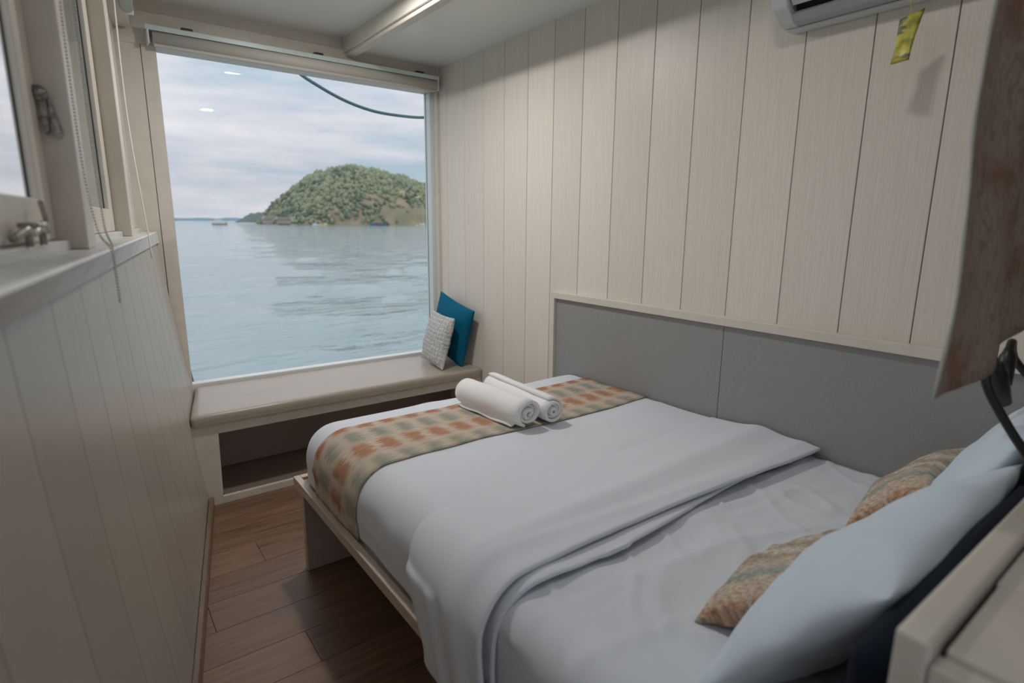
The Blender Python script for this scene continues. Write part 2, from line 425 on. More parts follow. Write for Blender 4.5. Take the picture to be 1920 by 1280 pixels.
bpart('side_panel', bx(.425, .4395, 3.023, 3.40, .037, .407, 0), MATS['taupe_bench_lining'])
def cdisp(p, n):
    d = .0025*nz(p, 5, 3)
    if n.z > .7: d += .004*fold((p.y-3.22)-.06*math.sin((p.x-.55)*7), .012)*fold(p.x-.65, .12)
    return n*d
cb = rbox((.335, 2.010), (2.985, 3.555), (.428, .480), .016, .02, disp=cdisp, rnd='-x-y+y+x')
for v in cb.verts:
    xl = .328+.19*(v.co.y-2.985)
    if v.co.y > 3.48: xl = .428
    xr = 2.010 if v.co.y < 3.49 else 1.985
    f = (v.co.x-.335)/(2.010-.335); v.co.x = xl+f*(xr-xl)
o = link('bench_cushion', cb, M_leather, None, True); tag(o, 'long beige leatherette seat pad on the window bench', 'seat cushion')

# ================================================================== ROLLER BLIND over the big window
rb = empty('roller_blind', (1.18, 3.46, 2.26)); tag(rb, 'rolled-up cream roller blind across the top of the big window', 'roller blind')
def rpart(name, bm, mt, sm=False):
    o = link(name, bm, mt, rb, sm); o.location = (-1.18, -3.46, -2.26); return o
b = bmesh.new(); tube(b, [(.402, 3.455, 2.268), (1.965, 3.455, 2.268)], .031, 20); rpart('roll', b, M_blind, True)
rpart('bottom_bar', bx(.405, 1.962, 3.442, 3.456, 2.226, 2.241, .003), M_blind)
rpart('head_rail', bx(.372, 1.98, 3.440, 3.494, 2.3005, 2.309, .001), M_alu)
rpart('rail_lip', bx(.372, 1.98, 3.430, 3.4395, 2.296, 2.320, .002), M_alu)
for x in (.378, 1.9675):
    b = bmesh.new(); box(b, x, x+.010, 3.426, 3.494, 2.234, 2.300, .004); rpart('bracket', b, M_white)
for x in (.53, 1.185, 1.825): rpart('clip', bx(x, x+.05, 3.437, 3.4945, 2.3205, 2.333, .001), M_dark)

# ---- roller blind of the side windows with its bead chain and pull cords
sb = empty('side_roller_blind', LWP, AL); tag(sb, 'rolled-up blind over the side windows with bead chain loop', 'roller blind')
b = bmesh.new(); tube(b, [(-.004, 1.44, 2.30), (-.004, 3.18, 2.30)], .026, 18); link('roll', b, M_blind, sb, True)
for yy in (1.425, 3.182): link('bracket', bx(-.012, .02, yy, yy+.012, 2.27, 2.335, .003), M_white, sb)
def bead_chain(pts, r=.0024, gap=.0062):
    b = Soup(); P = smoothpts(pts, 24); acc = 0
    for i in range(len(P)-1):
        d = (P[i+1]-P[i]).length
        while acc < d:
            b.ball(P[i].lerp(P[i+1], acc/d), r); acc += gap
        acc -= d
    return b.mesh('bead_chain')
ch = link('bead_chain', bead_chain([(-.014, 1.455, 2.29), (-.024, 1.40, 1.9), (-.026, 1.385, 1.55), (-.014, 1.36, 1.39), (.008, 1.31, 1.35), (.013, 1.29, 1.31), (.015, 1.275, 1.265), (.015, 1.285, 1.252), (.014, 1.30, 1.27), (.012, 1.315, 1.31), (.008, 1.345, 1.352), (-.008, 1.42, 1.40), (-.018, 1.49, 1.6), (-.014, 1.50, 1.9), (-.008, 1.475, 2.29)]), M_chain, sb, True); ch['kind'] = 'stuff'
for dy in (0, .035):
    b = bmesh.new(); tube(b, smoothpts([(-.022, 2.76+dy, 2.29), (-.024, 2.72+dy*.8, 1.8), (.004, 2.62+dy*.5, 1.352), (.008, 2.61+dy*.3, 1.26)], 8), .0022, 6)
    link('pull_cord', b, M_cord, sb, True)

# ================================================================== side window hardware
lt = empty('window_fastener', LWP, AL); tag(lt, 'tarnished folding metal fastener on the post of the side window', 'window latch')
LY = 1.398
b = prism([(-.085, 1.632), (-.070, 1.635), (-.049, 1.560), (-.053, 1.548), (-.074, 1.550), (-.087, 1.60)], LY-.005, LY, 'y'); link('back_plate', b, M_steel, lt)
b = bmesh.new(); tube(b, [(-.075, LY-.020, 1.622), (-.075, LY-.004, 1.622)], .013, 18); link('pivot_boss', b, M_steel, lt, True)
b = bmesh.new(); tube(b, [(-.075, LY-.027, 1.622), (-.075, LY-.020, 1.622)], .0075, 12); link('pivot_screw', b, M_steel, lt, True)
link('arm', prism([(-.077, 1.612), (-.066, 1.612), (-.067, 1.556), (-.074, 1.552)], LY-.014, LY-.007, 'y', .001), M_steel, lt)
link('arm', prism([(-.065, 1.615), (-.060, 1.612), (-.050, 1.558), (-.056, 1.552), (-.063, 1.58)], LY-.010, LY-.0055, 'y', .001), M_steel, lt)
sy = empty('window_stay', LWP, AL); tag(sy, 'ornate dark metal peg stay on the bottom rail of the side window', 'window stay')
b = bmesh.new(); tube(b, smoothpts([(-.070, 1.02, 1.374), (-.06, 1.06, 1.386), (-.062, 1.10, 1.380), (-.058, 1.15, 1.392), (-.06, 1.19, 1.383)]), [.006]*25, 8); link('arm', b, M_steel, sy, True)
b = bmesh.new(); tube(b, smoothpts([(-.06, 1.19, 1.383), (-.062, 1.205, 1.40), (-.066, 1.205, 1.43)]), .004, 8); link('hook', b, M_steel, sy, True)
b = bmesh.new(); tube(b, [(-.06+.012*math.sin(a*PI/8), 1.08+.018*math.cos(a*PI/8), 1.392) for a in range(16)], .004, 6, closed=True); link('ring', b, M_steel, sy, True)
b = bmesh.new(); tube(b, [(-.06, 1.06, 1.362), (-.06, 1.06, 1.388)], .005, 8); link('peg', b, M_steel, sy, True)
b = bmesh.new(); tube(b, [(-.06, 1.15, 1.362), (-.06, 1.15, 1.39)], .005, 8); link('peg', b, M_steel, sy, True)

# ================================================================== HEADBOARD PANEL on the wall
hb = empty('headboard_panel', (WX, 1.2, .4)); tag(hb, 'long grey fabric headboard panel with cream trim along the wall', 'headboard')
def hpart(name, bm, mt):
    o = link(name, bm, mt, hb); o.location = (-WX, -1.2, -.4); return o
hpart('panel', bx(1.990, WX-.001, 1.2605, 2.2555, .30, 1.015, .0015), M_grey)
hpart('panel', bx(1.990, WX-.001, .18, 1.2585, .30, 1.015, .0015), M_grey)
hpart('top_trim', bx(1.974, WX-.001, .18, 2.282, 1.0155, 1.049, .002), M_paint)
hpart('side_trim', bx(1.974, WX-.001, 2.256, 2.282, .30, 1.0150, .002), M_paint)

# ================================================================== BED
bed = empty('platform_bed', (1.3, 1.2, 0)); tag(bed, 'pale laminate platform bed frame with taupe foot panel', 'bed')
def dpart(name, bm, mt):
    o = link(name, bm, mt, bed); o.location = (-1.3, -1.2, 0); return o
dpart('platform', bx(.600, 1.98, .22, 2.168, .380, .400, 0), M_bedwood)
dpart('side_rail', bx(.575, .5998, .20, 2.198, .374, .412, .002), M_bedwood)
dpart('foot_rail', bx(.600, 1.98, 2.1685, 2.198, .374, .412, .002), M_bedwood)
dpart('foot_panel', bx(.606, 1.98, 2.170, 2.196, 0.0005, .3738, .001), M_panelwood)
dpart('panel_edge', bx(.6005, .6055, 2.168, 2.198, 0.0005, .3738, .001), M_bedwood)
dpart('head_panel', bx(.64, 1.98, .22, .245, 0.0005, .3735, .001), M_panelwood)
def mdisp(p, n):
    d = .004*nz(p, 4, 1)
    if n.z > .3:
        q = p.y*1.0+p.x*.55
        w = max(0, min(1, (1.15-p.y)/.3))
        d += w*(.004*nz((p.x*3, p.y*11, 0), 1, 5)+.007*fold(nz((p.x*2.2+p.y*1.5, p.y*4, 0), 1, 9), .06)+.006*fold(nz((p.x*5-p.y*2, p.y*3, 2), 1, 4), .05)+.005*fold(nz((p.x*1.5, p.y*7, 5), 1, 2), .05))
    return n*d
o = link('mattress', rbox((.617, 1.975), (.262, 2.165), (.4005, .606), .085, .013, rnd='-x-y+y', disp=mdisp), M_sheet, None, True)
tag(o, 'mattress in a smooth white fitted sheet with fine creases on the bed', 'mattress')
# duvet: soft shell over mattress, down to the rail on the aisle side and over the foot
def ddisp(p, n):
    d = .006*nz(p, 2.2, 2)+.003*nz(p, 6, 7)
    if n.z > .4:
        d += .004*fold((p.y-1.60)+.35*(p.x-.95)-.12, .012)*max(0, 1-abs(p.x-1.0)/.25)
        d += .004*fold((p.y-1.52)+.45*(p.x-.85)-.06, .015)*max(0, 1-abs(p.x-.9)/.2)
        d += .0035*fold(nz((p.x*1.2, p.y*2.6, 0), 1, 3), .05)
    else:
        d += .006*nz((p.x*7, p.y*7, p.z*1.5), 1, 6)
        if n.x < -.5: d += .005*fold(p.z-.47-.05*(p.y-1.3), .010)
    return n*d
def solid(o, th, off=-1):
    md = o.modifiers.new('thickness', 'SOLIDIFY'); md.thickness = th; md.offset = off
def sub(o, n=1):
    md = o.modifiers.new('smooth', 'SUBSURF'); md.levels = n; md.render_levels = n
db = rbox((.602, 1.978), (.80, 2.215), (.4125, .634), .13, .022, faces='t-x+y', rnd='-x+y', disp=ddisp)
for v in db.verts:                          # near edge of the cover
    e = .862+.02*math.sin(v.co.x*5)-.02*max(0, .75-v.co.x)
    if v.co.y < e: v.co.y = e-.0005*(e-v.co.y)
bmesh.ops.remove_doubles(db, verts=db.verts, dist=.002)
dv = link('duvet', db, M_duvet, None, True); solid(dv, .012); sub(dv)
tag(dv, 'white cotton duvet spread over the lower bed with its top end folded back', 'duvet')
# folded-back band of the duvet, hangs lower over the rail on the aisle side
def fdisp(p, n):
    d = .006*nz(p, 2.6, 12)+.003*nz(p, 7, 3)
    if n.z > .3:
        d += .012*fold(p.y-1.02-.05*(p.x-1), .05)+.005*fold(p.y-.93-.03*math.sin(p.x*3), .02)
        d -= .010*max(0, min(1, (p.y-1.10)/.16))
    else:
        d += .010*nz((p.x*5, p.y*14, p.z*2), 1, 4)
        if n.x < -.5: d += .008*fold(p.y-.98, .05)+.006*fold(p.y-1.12, .04)
    return n*d
fb = rbox((.562, 1.979), (.86, 1.275), (.318, .651), .145, .016, faces='t-x', rnd='-x', disp=fdisp)
for v in fb.verts:
    c = v.co; t = (c.y-.86)/.415
    side = max(0, min(1, (.66-c.z)/.3)) if c.x < 1 else 0
    y0 = .858+.03*math.sin(c.x*2.2-.5)-.045*side; y1 = 1.255+.02*math.sin(c.x*4)-.17*side
    c.y = y0+t*(y1-y0)
    if c.x < .9 and c.z < .55: c.z += .02*t*side
fo = link('folded_band', fb, M_duvet, dv, True); solid(fo, .014); sub(fo)
b = bx(1.84, 1.974, .872, .92, .6375, .6415, .001); lo_ = link('navy_lining', b, M_navy, dv); 

# ================================================================== BED RUNNER
def runner_color(t, b, uvscale=1.0, soft=1.0):
    uv = nd(t, 'ShaderNodeUVMap'); sp = nd(t, 'ShaderNodeSeparateXYZ', {0: uv.outputs[0]})
    wob = nd(t, 'ShaderNodeTexNoise', {'Vector': nd(t, 'ShaderNodeMapping', {'Vector': uv.outputs[0], 'Scale': (7, 110, 1)}).outputs[0], 'Scale': 1.0, 'Detail': 4})
    def M_(op, a, b_=None, c_=None):
        n = t.nodes.new('ShaderNodeMath'); n.operation = op
        for i, v in enumerate((a, b_, c_)):
            if v is None: continue
            if isinstance(v, bpy.types.NodeSocket): t.links.new(v, n.inputs[i])
            else: n.inputs[i].default_value = v
        return n.outputs[0]
    u = M_('ADD', sp.outputs[0], M_('MULTIPLY', M_('SUBTRACT', wob.outputs['Fac'], .5), .13)); v = M_('ADD', sp.outputs[1], M_('MULTIPLY', M_('SUBTRACT', nd(t, 'ShaderNodeTexNoise', {'Vector': nd(t, 'ShaderNodeMapping', {'Vector': uv.outputs[0], 'Scale': (30, 6, 1)}).outputs[0], 'Scale': 1.0, 'Detail': 4}).outputs['Fac'], .5), .10))
    def blocks(phase):
        s_ = M_('SINE', M_('MULTIPLY_ADD', u, 2*PI/.097, phase))
        return nd(t, 'ShaderNodeMapRange', {0: s_, 1: -1.0, 2: .15}, interpolation_type='SMOOTHSTEP').outputs[0]
    def band(c_, w):
        d = M_('ABSOLUTE', M_('SUBTRACT', v, c_)); return nd(t, 'ShaderNodeMapRange', {0: d, 1: w, 2: w*.35}, interpolation_type='SMOOTHSTEP').outputs[0]
    st = nd(t, 'ShaderNodeTexNoise', {'Vector': nd(t, 'ShaderNodeMapping', {'Vector': uv.outputs[0], 'Scale': (16, 330, 1)}).outputs[0], 'Scale': 1.0, 'Detail': 5, 'Roughness': .7})
    sk_ = nd(t, 'ShaderNodeMapRange', {0: st.outputs['Fac'], 1: .34, 2: .52}).outputs[0]
    base = ramp(t, st.outputs['Fac'], [(.3, (.38, .28, .21)), (.5, (.56, .45, .36)), (.7, (.70, .61, .52))])
    col = base
    for (c_, w, ph, cc) in ((.02, .13, .4, (.36, .14, .065)), (.30, .19, 1.9, (.235, .265, .22)), (.60, .19, .4, (.40, .17, .085)), (.93, .19, 1.9, (.26, .285, .22))):
        f = M_('MULTIPLY', M_('MULTIPLY', blocks(ph), band(c_, w)), sk_)
        mx_ = nd(t, 'ShaderNodeMix', {0: f, 6: col, 7: cc+(1,)}, data_type='RGBA'); col = mx_.outputs[2]
    # pale warp flecks between the blocks
    fl_ = M_('MULTIPLY', M_('SUBTRACT', 1.0, blocks(.4)), nd(t, 'ShaderNodeMapRange', {0: st.outputs['Fac'], 1: .48, 2: .62}).outputs[0])
    mx_ = nd(t, 'ShaderNodeMix', {0: M_('MULTIPLY', fl_, .85), 6: col, 7: (.68, .63, .55, 1)}, data_type='RGBA')
    t.links.new(mx_.outputs[2], b.inputs['Base Color']); bump(t, b, st.outputs['Fac'], .25, .001)
M_runner = mat('ikat_runner_cloth', (.5, .4, .3), .9, spec=.15, build=runner_color)
def runner():
    bm = bmesh.new(); uvl = bm.loops.layers.uv.new('UVMap')
    off = .004; r = .13+off; x0, x1, zt = .602-off, 1.978, .634+off
    path = []
    n = 60
    for i in range(n+1): path.append((x1-(x1-(x0+r))*i/n, zt, 0))
    for k in range(1, 17):
        a = PI/2*k/16; path.append((x0+r-r*math.sin(a), zt-r+r*math.cos(a), 1))
    for k in range(1, 9): path.append((x0, zt-r-(zt-r-.4135)*k/8, 2))
    acc = 0; rows = []
    for i, (x, z, kind) in enumerate(path):
        if i: acc += math.hypot(x-path[i-1][0], z-path[i-1][1])
        drop = zt-z
        row = []
        for j in range(21):
            t = j/20
            y = 2.005-.395*t - .10*drop + .02*drop*t + .006*math.sin(x*3)
            p = Vector((x, y, z)); nrm = Vector((0, 0, 1)) if kind == 0 else Vector((-1, 0, 0)) if kind == 2 else Vector((x-(x0+r), 0, z-(zt-r))).normalized()
            d = ddisp(Vector((x, y, z)), nrm)
            row.append((bm.verts.new(p+d), acc, t))
        rows.append(row)
    for i in range(len(rows)-1):
        for j in range(20):
            q = (rows[i][j], rows[i][j+1], rows[i+1][j+1], rows[i+1][j])
            f = bm.faces.new([a[0] for a in q])
            for lp, a in zip(f.loops, q): lp[uvl].uv = (a[1], a[2])
    bm.normal_update()
    if sum(f.normal.z for f in bm.faces) < 0: bmesh.ops.reverse_faces(bm, faces=bm.faces)
    return bm
o = link('bed_runner', runner(), M_runner, None, True); solid(o, .003, 0)
tag(o, 'orange, sage and beige plaid woven runner laid across the duvet', 'bed runner')

# ================================================================== TOWELS (rolled)
def towel(x, y0, y1, zc, r, turns, a0, flap):
    t = empty('rolled_towel', (x, (y0+y1)/2, zc-r)); n = int(turns*26); th = r/(turns+.35)
    sp = []
    for i in range(n+1):
        a = i/n*turns*2*PI; rad = .006+(r-th*.5-.004)*i/n
        sp.append((rad*math.cos(a+a0)*1.06, rad*math.sin(a+a0)*.96, a+a0))
    bm = bmesh.new(); ny = 14; H_ = th*.44
    rows = []
    for j in range(ny+1):
        f = j/ny; yy = y0+(y1-y0)*f
        prof = []
        for i, (px, pz, a) in enumerate(sp):
            d = Vector((math.cos(a), 0, math.sin(a)))
            c = Vector((px, 0, pz))
            # inner layers end slightly short, edges puff out
            ey = -.010*math.sin(i/len(sp)*PI*turns)*(1 if j == 0 else 0)
            w = .003*nz((i*.09, f*5, x), 1, 3)
            hh = H_*(.72 if j in (0, ny) else 1)
            prof.append((c+d*(hh+w)+Vector((0, yy+ey, 0)), c-d*hh+Vector((0, yy+ey, 0))))
        rows.append(prof)
    V = [[(bm.verts.new(a), bm.verts.new(b_)) for a, b_ in pr] for pr in rows]
    m_ = len(sp)
    for j in range(ny):
        for i in range(m_-1):
            bm.faces.new((V[j][i][0], V[j][i+1][0], V[j+1][i+1][0], V[j+1][i][0])); bm.faces.new((V[j][i][1], V[j+1][i][1], V[j+1][i+1][1], V[j][i+1][1]))
        for i in (0, m_-1): bm.faces.new((V[j][i][0], V[j+1][i][0], V[j+1][i][1], V[j][i][1]))
    for j in (0, ny):
        for i in range(m_-1): bm.faces.new((V[j][i][0], V[j][i][1], V[j][i+1][1], V[j][i+1][0]))
    bmesh.ops.recalc_face_normals(bm, faces=bm.faces)
    o = link('towel_roll', bm, M_terry, t, True); o.location = (0, -(y0+y1)/2, r)
    if flap:
        b = bmesh.new(); fx = flap
        G_ = [[b.verts.new((fx*(r*.55+.028*k/4), y0+.03+(y1-y0-.05)*j/10, -r*.62-.022*min(k, 2.4)/4*1.0+.0035*math.sin(j*1.3))) for j in range(11)] for k in range(5)]
        for k in range(4):
            for j in range(10): b.faces.new((G_[k][j], G_[k+1][j], G_[k+1][j+1], G_[k][j+1]))
        o = link('loose_edge', b, M_terry, t, True); o.location = (0, -(y0+y1)/2, r); solid(o, .010, 0); sub(o)
    return t
t1 = towel(1.275, 1.60, 2.00, .700, .060, 3.0, -1.9, -1)
t1.rotation_euler = (0, 0, .06)
tag(t1, 'white rolled towel on the runner, the one nearer the aisle with open spiral end', 'towel', 'rolled towels on the bed')
t2 = towel(1.41, 1.585, 2.04, .692, .054, 3.4, -.6, 0)
t2.rotation_euler = (0, 0, -.06)
tag(t2, 'white rolled towel on the runner, the one nearer the headboard wall, tightly rolled', 'towel', 'rolled towels on the bed')

# ================================================================== CUSHIONS AND PILLOWS
def cushion(w, h, th, pinch=.10, n=28, seed=0, wr=.004, power=.42, bend=0, corner=1):
    bm = bmesh.new(); uvl = bm.loops.layers.uv.new('UVMap')
    sides = []
    for sgn in (1, -1):
        V = []
        for i in range(n+1):
            row = []
            for j in range(n+1):
                u = -1+2*i/n; v = -1+2*j/n
                u_ = math.sin(u*PI/2*.96)/math.sin(PI/2*.96); v_ = math.sin(v*PI/2*.96)/math.sin(PI/2*.96)
                x = w/2*u_*(1-pinch*(1-v_*v_)); y = h/2*v_*(1-pinch*(1-u_*u_))
                e = max(0, (1-u_*u_)*(1-v_*v_)); hh = th/2*e**power
                edge = e**.3
                wk = wr*edge*(noise.noise(Vector((x*7+seed, y*7, sgn)))+.7*noise.noise(Vector((x*17+seed, y*11, sgn*2))))
                # creases running in from the seams
                ang = math.atan2(v_, u_); rad = math.hypot(u_, v_)
                wk += wr*.9*edge*max(0, rad-.45)*math.sin(ang*9+seed+noise.noise(Vector((u*2, v*2, seed)))*3)
                z = sgn*(hh)+wk*sgn + bend*(u_*u_)
                row.append((bm.verts.new((x, y, z)), (x/w+.5, y/h+.5)))
            V.append(row)
        for i in range(n):
            for j in range(n):
                q = (V[i][j], V[i+1][j], V[i+1][j+1], V[i][j+1])
                f = bm.faces.new([a[0] for a in (q if sgn > 0 else q[::-1])])
                for lp, a in zip(f.loops, q if sgn > 0 else q[::-1]): lp[uvl].uv = (a[1][0]*w, a[1][1])
    bmesh.ops.remove_doubles(bm, verts=bm.verts, dist=.0006)
    return bm
def place(o, origin, X, Yv):
    X = Vector(X).normalized(); Yv = Vector(Yv); Yv = (Yv-X*Yv.dot(X)).normalized(); Z_ = X.cross(Yv)
    M = Matrix.Identity(4)
    for i in range(3): M[i][0] = X[i]; M[i][1] = Yv[i]; M[i][2] = Z_[i]
    M.translation = origin; o.matrix_world = M
def seam(o_mesh_args, name, mt, parent, w, h, pinch, r=.003, n=20):
    pts = []
    def P(u, v): return (w/2*u*(1-pinch*(1-v*v)), h/2*v*(1-pinch*(1-u*u)), 0)
    for k in range(n): pts.append(P(-1+2*k/n, -1))
    for k in range(n): pts.append(P(1, -1+2*k/n))
    for k in range(n): pts.append(P(1-2*k/n, 1))
    for k in range(n): pts.append(P(-1, 1-2*k/n))
    b = bmesh.new(); tube(b, pts, r, 6, closed=True); return link(name, b, mt, parent, True)
# pattern of the pale cushion: lattice of small grey rosettes
def rosette(t, b):
    uv = nd(t, 'ShaderNodeUVMap'); mp = nd(t, 'ShaderNodeMapping', {'Vector': uv.outputs[0], 'Scale': (34, 13, 1)})
    vo = nd(t, 'ShaderNodeTexVoronoi', {'Vector': mp.outputs[0], 'Scale': 1.0, 'Randomness': .25}, feature='F1')
    ns = nd(t, 'ShaderNodeTexNoise', {'Vector': mp.outputs[0], 'Scale': 3.0, 'Detail': 3})
    ad = nd(t, 'ShaderNodeMath', {0: vo.outputs['Distance'], 1: ns.outputs['Fac']}, operation='ADD')
    t.links.new(ramp(t, ad.outputs[0], [(.62, (.60, .60, .56)), (.74, (.33, .35, .36)), (.88, (.36, .38, .385)), (1.0, (.62, .61, .57))]), b.inputs['Base Color'])
M_ros = mat('pale_rosette_print', (.55, .55, .52), .85, spec=.2, build=rosette)
bc = link('blue_cushion', cushion(.40, .40, .12, .07, seed=4, wr=.003), M_blue, None, True)
tag(bc, 'plain petrol blue cushion leaning in the corner behind the pale patterned one', 'cushion')
gc = link('patterned_cushion', cushion(.35, .34, .10, .06, seed=2, wr=.006), M_ros, None, True)
tag(gc, 'small white cushion with grey rosette print on the window bench', 'cushion')
place(bc, (1.930, 3.235, .706), (-.04, .96, .22), (.10, -.2, .97))
place(gc, (1.816, 3.228, .653), (-.10, -.93, -.03), (.26, .10, .95))
# scatter cushions on the bed in the runner cloth
def scat_color(t, b):
    uv = nd(t, 'ShaderNodeUVMap'); sp = nd(t, 'ShaderNodeSeparateXYZ', {0: uv.outputs[0]})
    st = nd(t, 'ShaderNodeTexNoise', {'Vector': nd(t, 'ShaderNodeMapping', {'Vector': uv.outputs[0], 'Scale': (190, 16, 1)}).outputs[0], 'Scale': 1.0, 'Detail': 5, 'Roughness': .7})
    big = nd(t, 'ShaderNodeTexNoise', {'Vector': nd(t, 'ShaderNodeMapping', {'Vector': uv.outputs[0], 'Scale': (16, 5, 1)}).outputs[0], 'Scale': 1.0, 'Detail': 3})
    a = nd(t, 'ShaderNodeMath', {0: sp.outputs[0], 1: 2.75}, operation='MULTIPLY'); a2 = nd(t, 'ShaderNodeMath', {0: big.outputs['Fac'], 1: .22, 2: a.outputs[0]}, operation='MULTIPLY_ADD')
    col = ramp(t, a2.outputs[0], [(.10, (.42, .42, .34)), (.15, (.50, .29, .18)), (.19, (.60, .49, .39)), (.31, (.60, .50, .40)), (.37, (.33, .39, .36)), (.45, (.60, .52, .43)), (.55, (.43, .35, .27)), (.64, (.68, .61, .54)), (.72, (.40, .33, .26)), (.80, (.66, .58, .51)), (.88, (.41, .34, .27)), (1.0, (.56, .48, .40))])
    fl_ = ramp(t, st.outputs['Fac'], [(.36, (.50, .48, .45)), (.5, (.9, .88, .86)), (.66, (1.25, 1.25, 1.25))])
    mm = nd(t, 'ShaderNodeMix', {0: 1.0, 6: col, 7: fl_}, data_type='RGBA', blend_type='MULTIPLY'); t.links.new(mm.outputs[2], b.inputs['Base Color']); bump(t, b, st.outputs['Fac'], .4, .0015)
M_scat = mat('ikat_scatter_cloth', (.5, .4, .3), .9, spec=.15, build=scat_color)
sc1 = link('scatter_cushion', cushion(.35, .25, .10, .08, n=36, seed=8, wr=.013), M_scat, None, True)
place(sc1, (1.09, .502, .688), (.99, .05, .05), (0, -.80, .60))
tag(sc1, 'plaid woven scatter cushion propped on the near white pillow, mostly visible', 'cushion', 'plaid scatter cushions on the bed')
sc2 = link('scatter_cushion', sc1.data.copy(), None, None)
place(sc2, (1.70, .492, .71), (.99, .02, .06), (0, -.66, .75))
tag(sc2, 'plaid woven scatter cushion next to the grey headboard panel', 'cushion', 'plaid scatter cushions on the bed')
p1 = link('pillow', cushion(.67, .44, .16, .025, n=40, seed=3, wr=.013, power=.5), M_pcase, None, True)
place(p1, (1.08, .356, .775), (.998, .02, 0), (0, -.60, .80))
tag(p1, 'plump white pillow leaning on the navy pad nearest the camera', 'pillow', 'white bed pillows')
p2 = link('pillow', cushion(.56, .44, .15, .03, n=40, seed=13, wr=.012, power=.5), M_pcase, None, True)
place(p2, (1.70, .325, .815), (.998, .02, 0), (0, -.42, .90))
tag(p2, 'plump white pillow in the corner by the grey headboard panel', 'pillow', 'white bed pillows')

# ================================================================== HEAD OF THE BED: navy pads, cream cabinet, reading lamps
hc = empty('head_cabinet', (1.3, 0, 0)); tag(hc, 'low cream cabinet with lift-up lids behind the head of the bed', 'cabinet')
def cpart(name, bm, mt):
    o = link(name, bm, mt, hc); o.location = (-1.3, 0, 0); return o
cpart('front_board', bx(.622, 1.985, .140, .172, 0.0005, 1.0, .006, 3), M_paint)
cpart('end_panel', bx(.622, .648, -.30, .1395, 0.0005, .978, .003), M_paint)
cpart('end_panel', bx(1.955, 1.985, -.30, .1395, 0.0005, .978, .003), M_paint)
cpart('lid', bx(.65, .826, -.30, .134, .968, .985, .002), M_paint)
cpart('lid', bx(.829, 1.40, -.30, .137, .968, .985, .002), M_paint)
cpart('lid', bx(1.403, 1.953, -.30, .137, .968, .985, .002), M_paint)
cpart('back_board', bx(.65, 1.953, -.30, -.28, 0.0005, .967, .002), M_paint)
for (a, b_, lab) in ((.64, 1.345, 'padded navy back rest behind the nearer white pillow'), (1.365, 1.975, 'padded navy back rest behind the white pillow by the wall')):
    pd = rbox((a, b_), (.1785, .222), (.4135, .945), .022, .022, disp=lambda p, n: n*.004*nz(p, 6, 2))
    o = link('back_rest_pad', pd, M_navy, None, True); tag(o, lab, 'back rest', 'navy back rest pads')
def lamp(base, top, over, head0, head1, lab):
    t = empty('reading_lamp', base); tag(t, lab, 'reading lamp', 'gooseneck reading lamps')
    def q(p): return Vector(p)-Vector(base)
    b = bmesh.new(); tube(b, [q(base), q(Vector(base)+Vector((0, 0, .012)))], .022, 16); link('base', b, M_black, t, True)
    mid = Vector(base).lerp(Vector(top), .5)+Vector((-.006, .004, 0))
    b = bmesh.new(); tube(b, smoothpts([q(base), q(mid), q(top), q(over), q(head0)], 8), .0085, 10); link('gooseneck', b, M_black, t, True)
    h0, h1 = q(head0), q(head1); d = (h1-h0)
    b = bmesh.new(); tube(b, [h0-d*.18, h0, h0+d*.1, h1-d*.02, h1], [.009, .0125, .016, .0165, .0145], 18); hd = link('head', b, M_black, t, True)
    b = bmesh.new(); tube(b, [h1-d*.01, h1+d*.012], .012, 16); link('lens', b, mat('lamp_lens', (.12, .11, .10), .2), hd, True)
lamp((1.40, .202, .946), (1.372, .298, 1.105), (1.395, .300, 1.148), (1.428, .296, 1.125), (1.472, .29, 1.050), 'black gooseneck reading lamp bent over the nearer navy pad')
lamp((1.795, .202, .946), (1.70, .325, 1.10), (1.668, .33, 1.146), (1.63, .325, 1.125), (1.60, .32, 1.06), 'black gooseneck reading lamp half hidden by the hanging cloth')

# ================================================================== HANGING CLOTH
def batik(t, b):
    v = coords(t, (1, 1, 1))
    mp = nd(t, 'ShaderNodeMapping', {'Vector': v, 'Scale': (1, 1, .45)})
    wv = nd(t, 'ShaderNodeTexWave', {'Vector': mp.outputs[0], 'Scale': 14.0, 'Distortion': 14.0, 'Detail': 4, 'Detail Scale': 3.0}, bands_direction='X')
    n2 = nd(t, 'ShaderNodeTexNoise', {'Vector': v, 'Scale': 7, 'Detail': 3})
    c1 = ramp(t, wv.outputs['Fac'], [(.15, (.40, .32, .28)), (.5, (.56, .48, .43)), (.85, (.48, .40, .35))])
    mx_ = nd(t, 'ShaderNodeMix', {0: ramp(t, n2.outputs['Fac'], [(.5, (0, 0, 0)), (.62, (.7, .7, .7))]), 6: c1, 7: (.36, .22, .15, 1)}, data_type='RGBA')
    t.links.new(mx_.outputs[2], b.inputs['Base Color'])
    tr = nd(t, 'ShaderNodeBsdfTranslucent', {'Color': mx_.outputs[2]}); ms = nd(t, 'ShaderNodeMixShader', {0: .38, 1: b.outputs[0], 2: tr.outputs[0]})
    t.links.new(ms.outputs[0], t.nodes['Material Output'].inputs[0])
M_batik = mat('brown_batik_cloth', (.2, .15, .12), .85, spec=.15, build=batik)
M_hem = mat('pale_cloth_selvedge', (.55, .56, .52), .85)
def cloth_y(x, z): return .275+.022*math.sin((x-1.0)*22+.6)*min(1, (x-.93)*4+.2)*(.45+.55*(z-1.1)/1.2)+.01*math.sin(z*9+x*6)
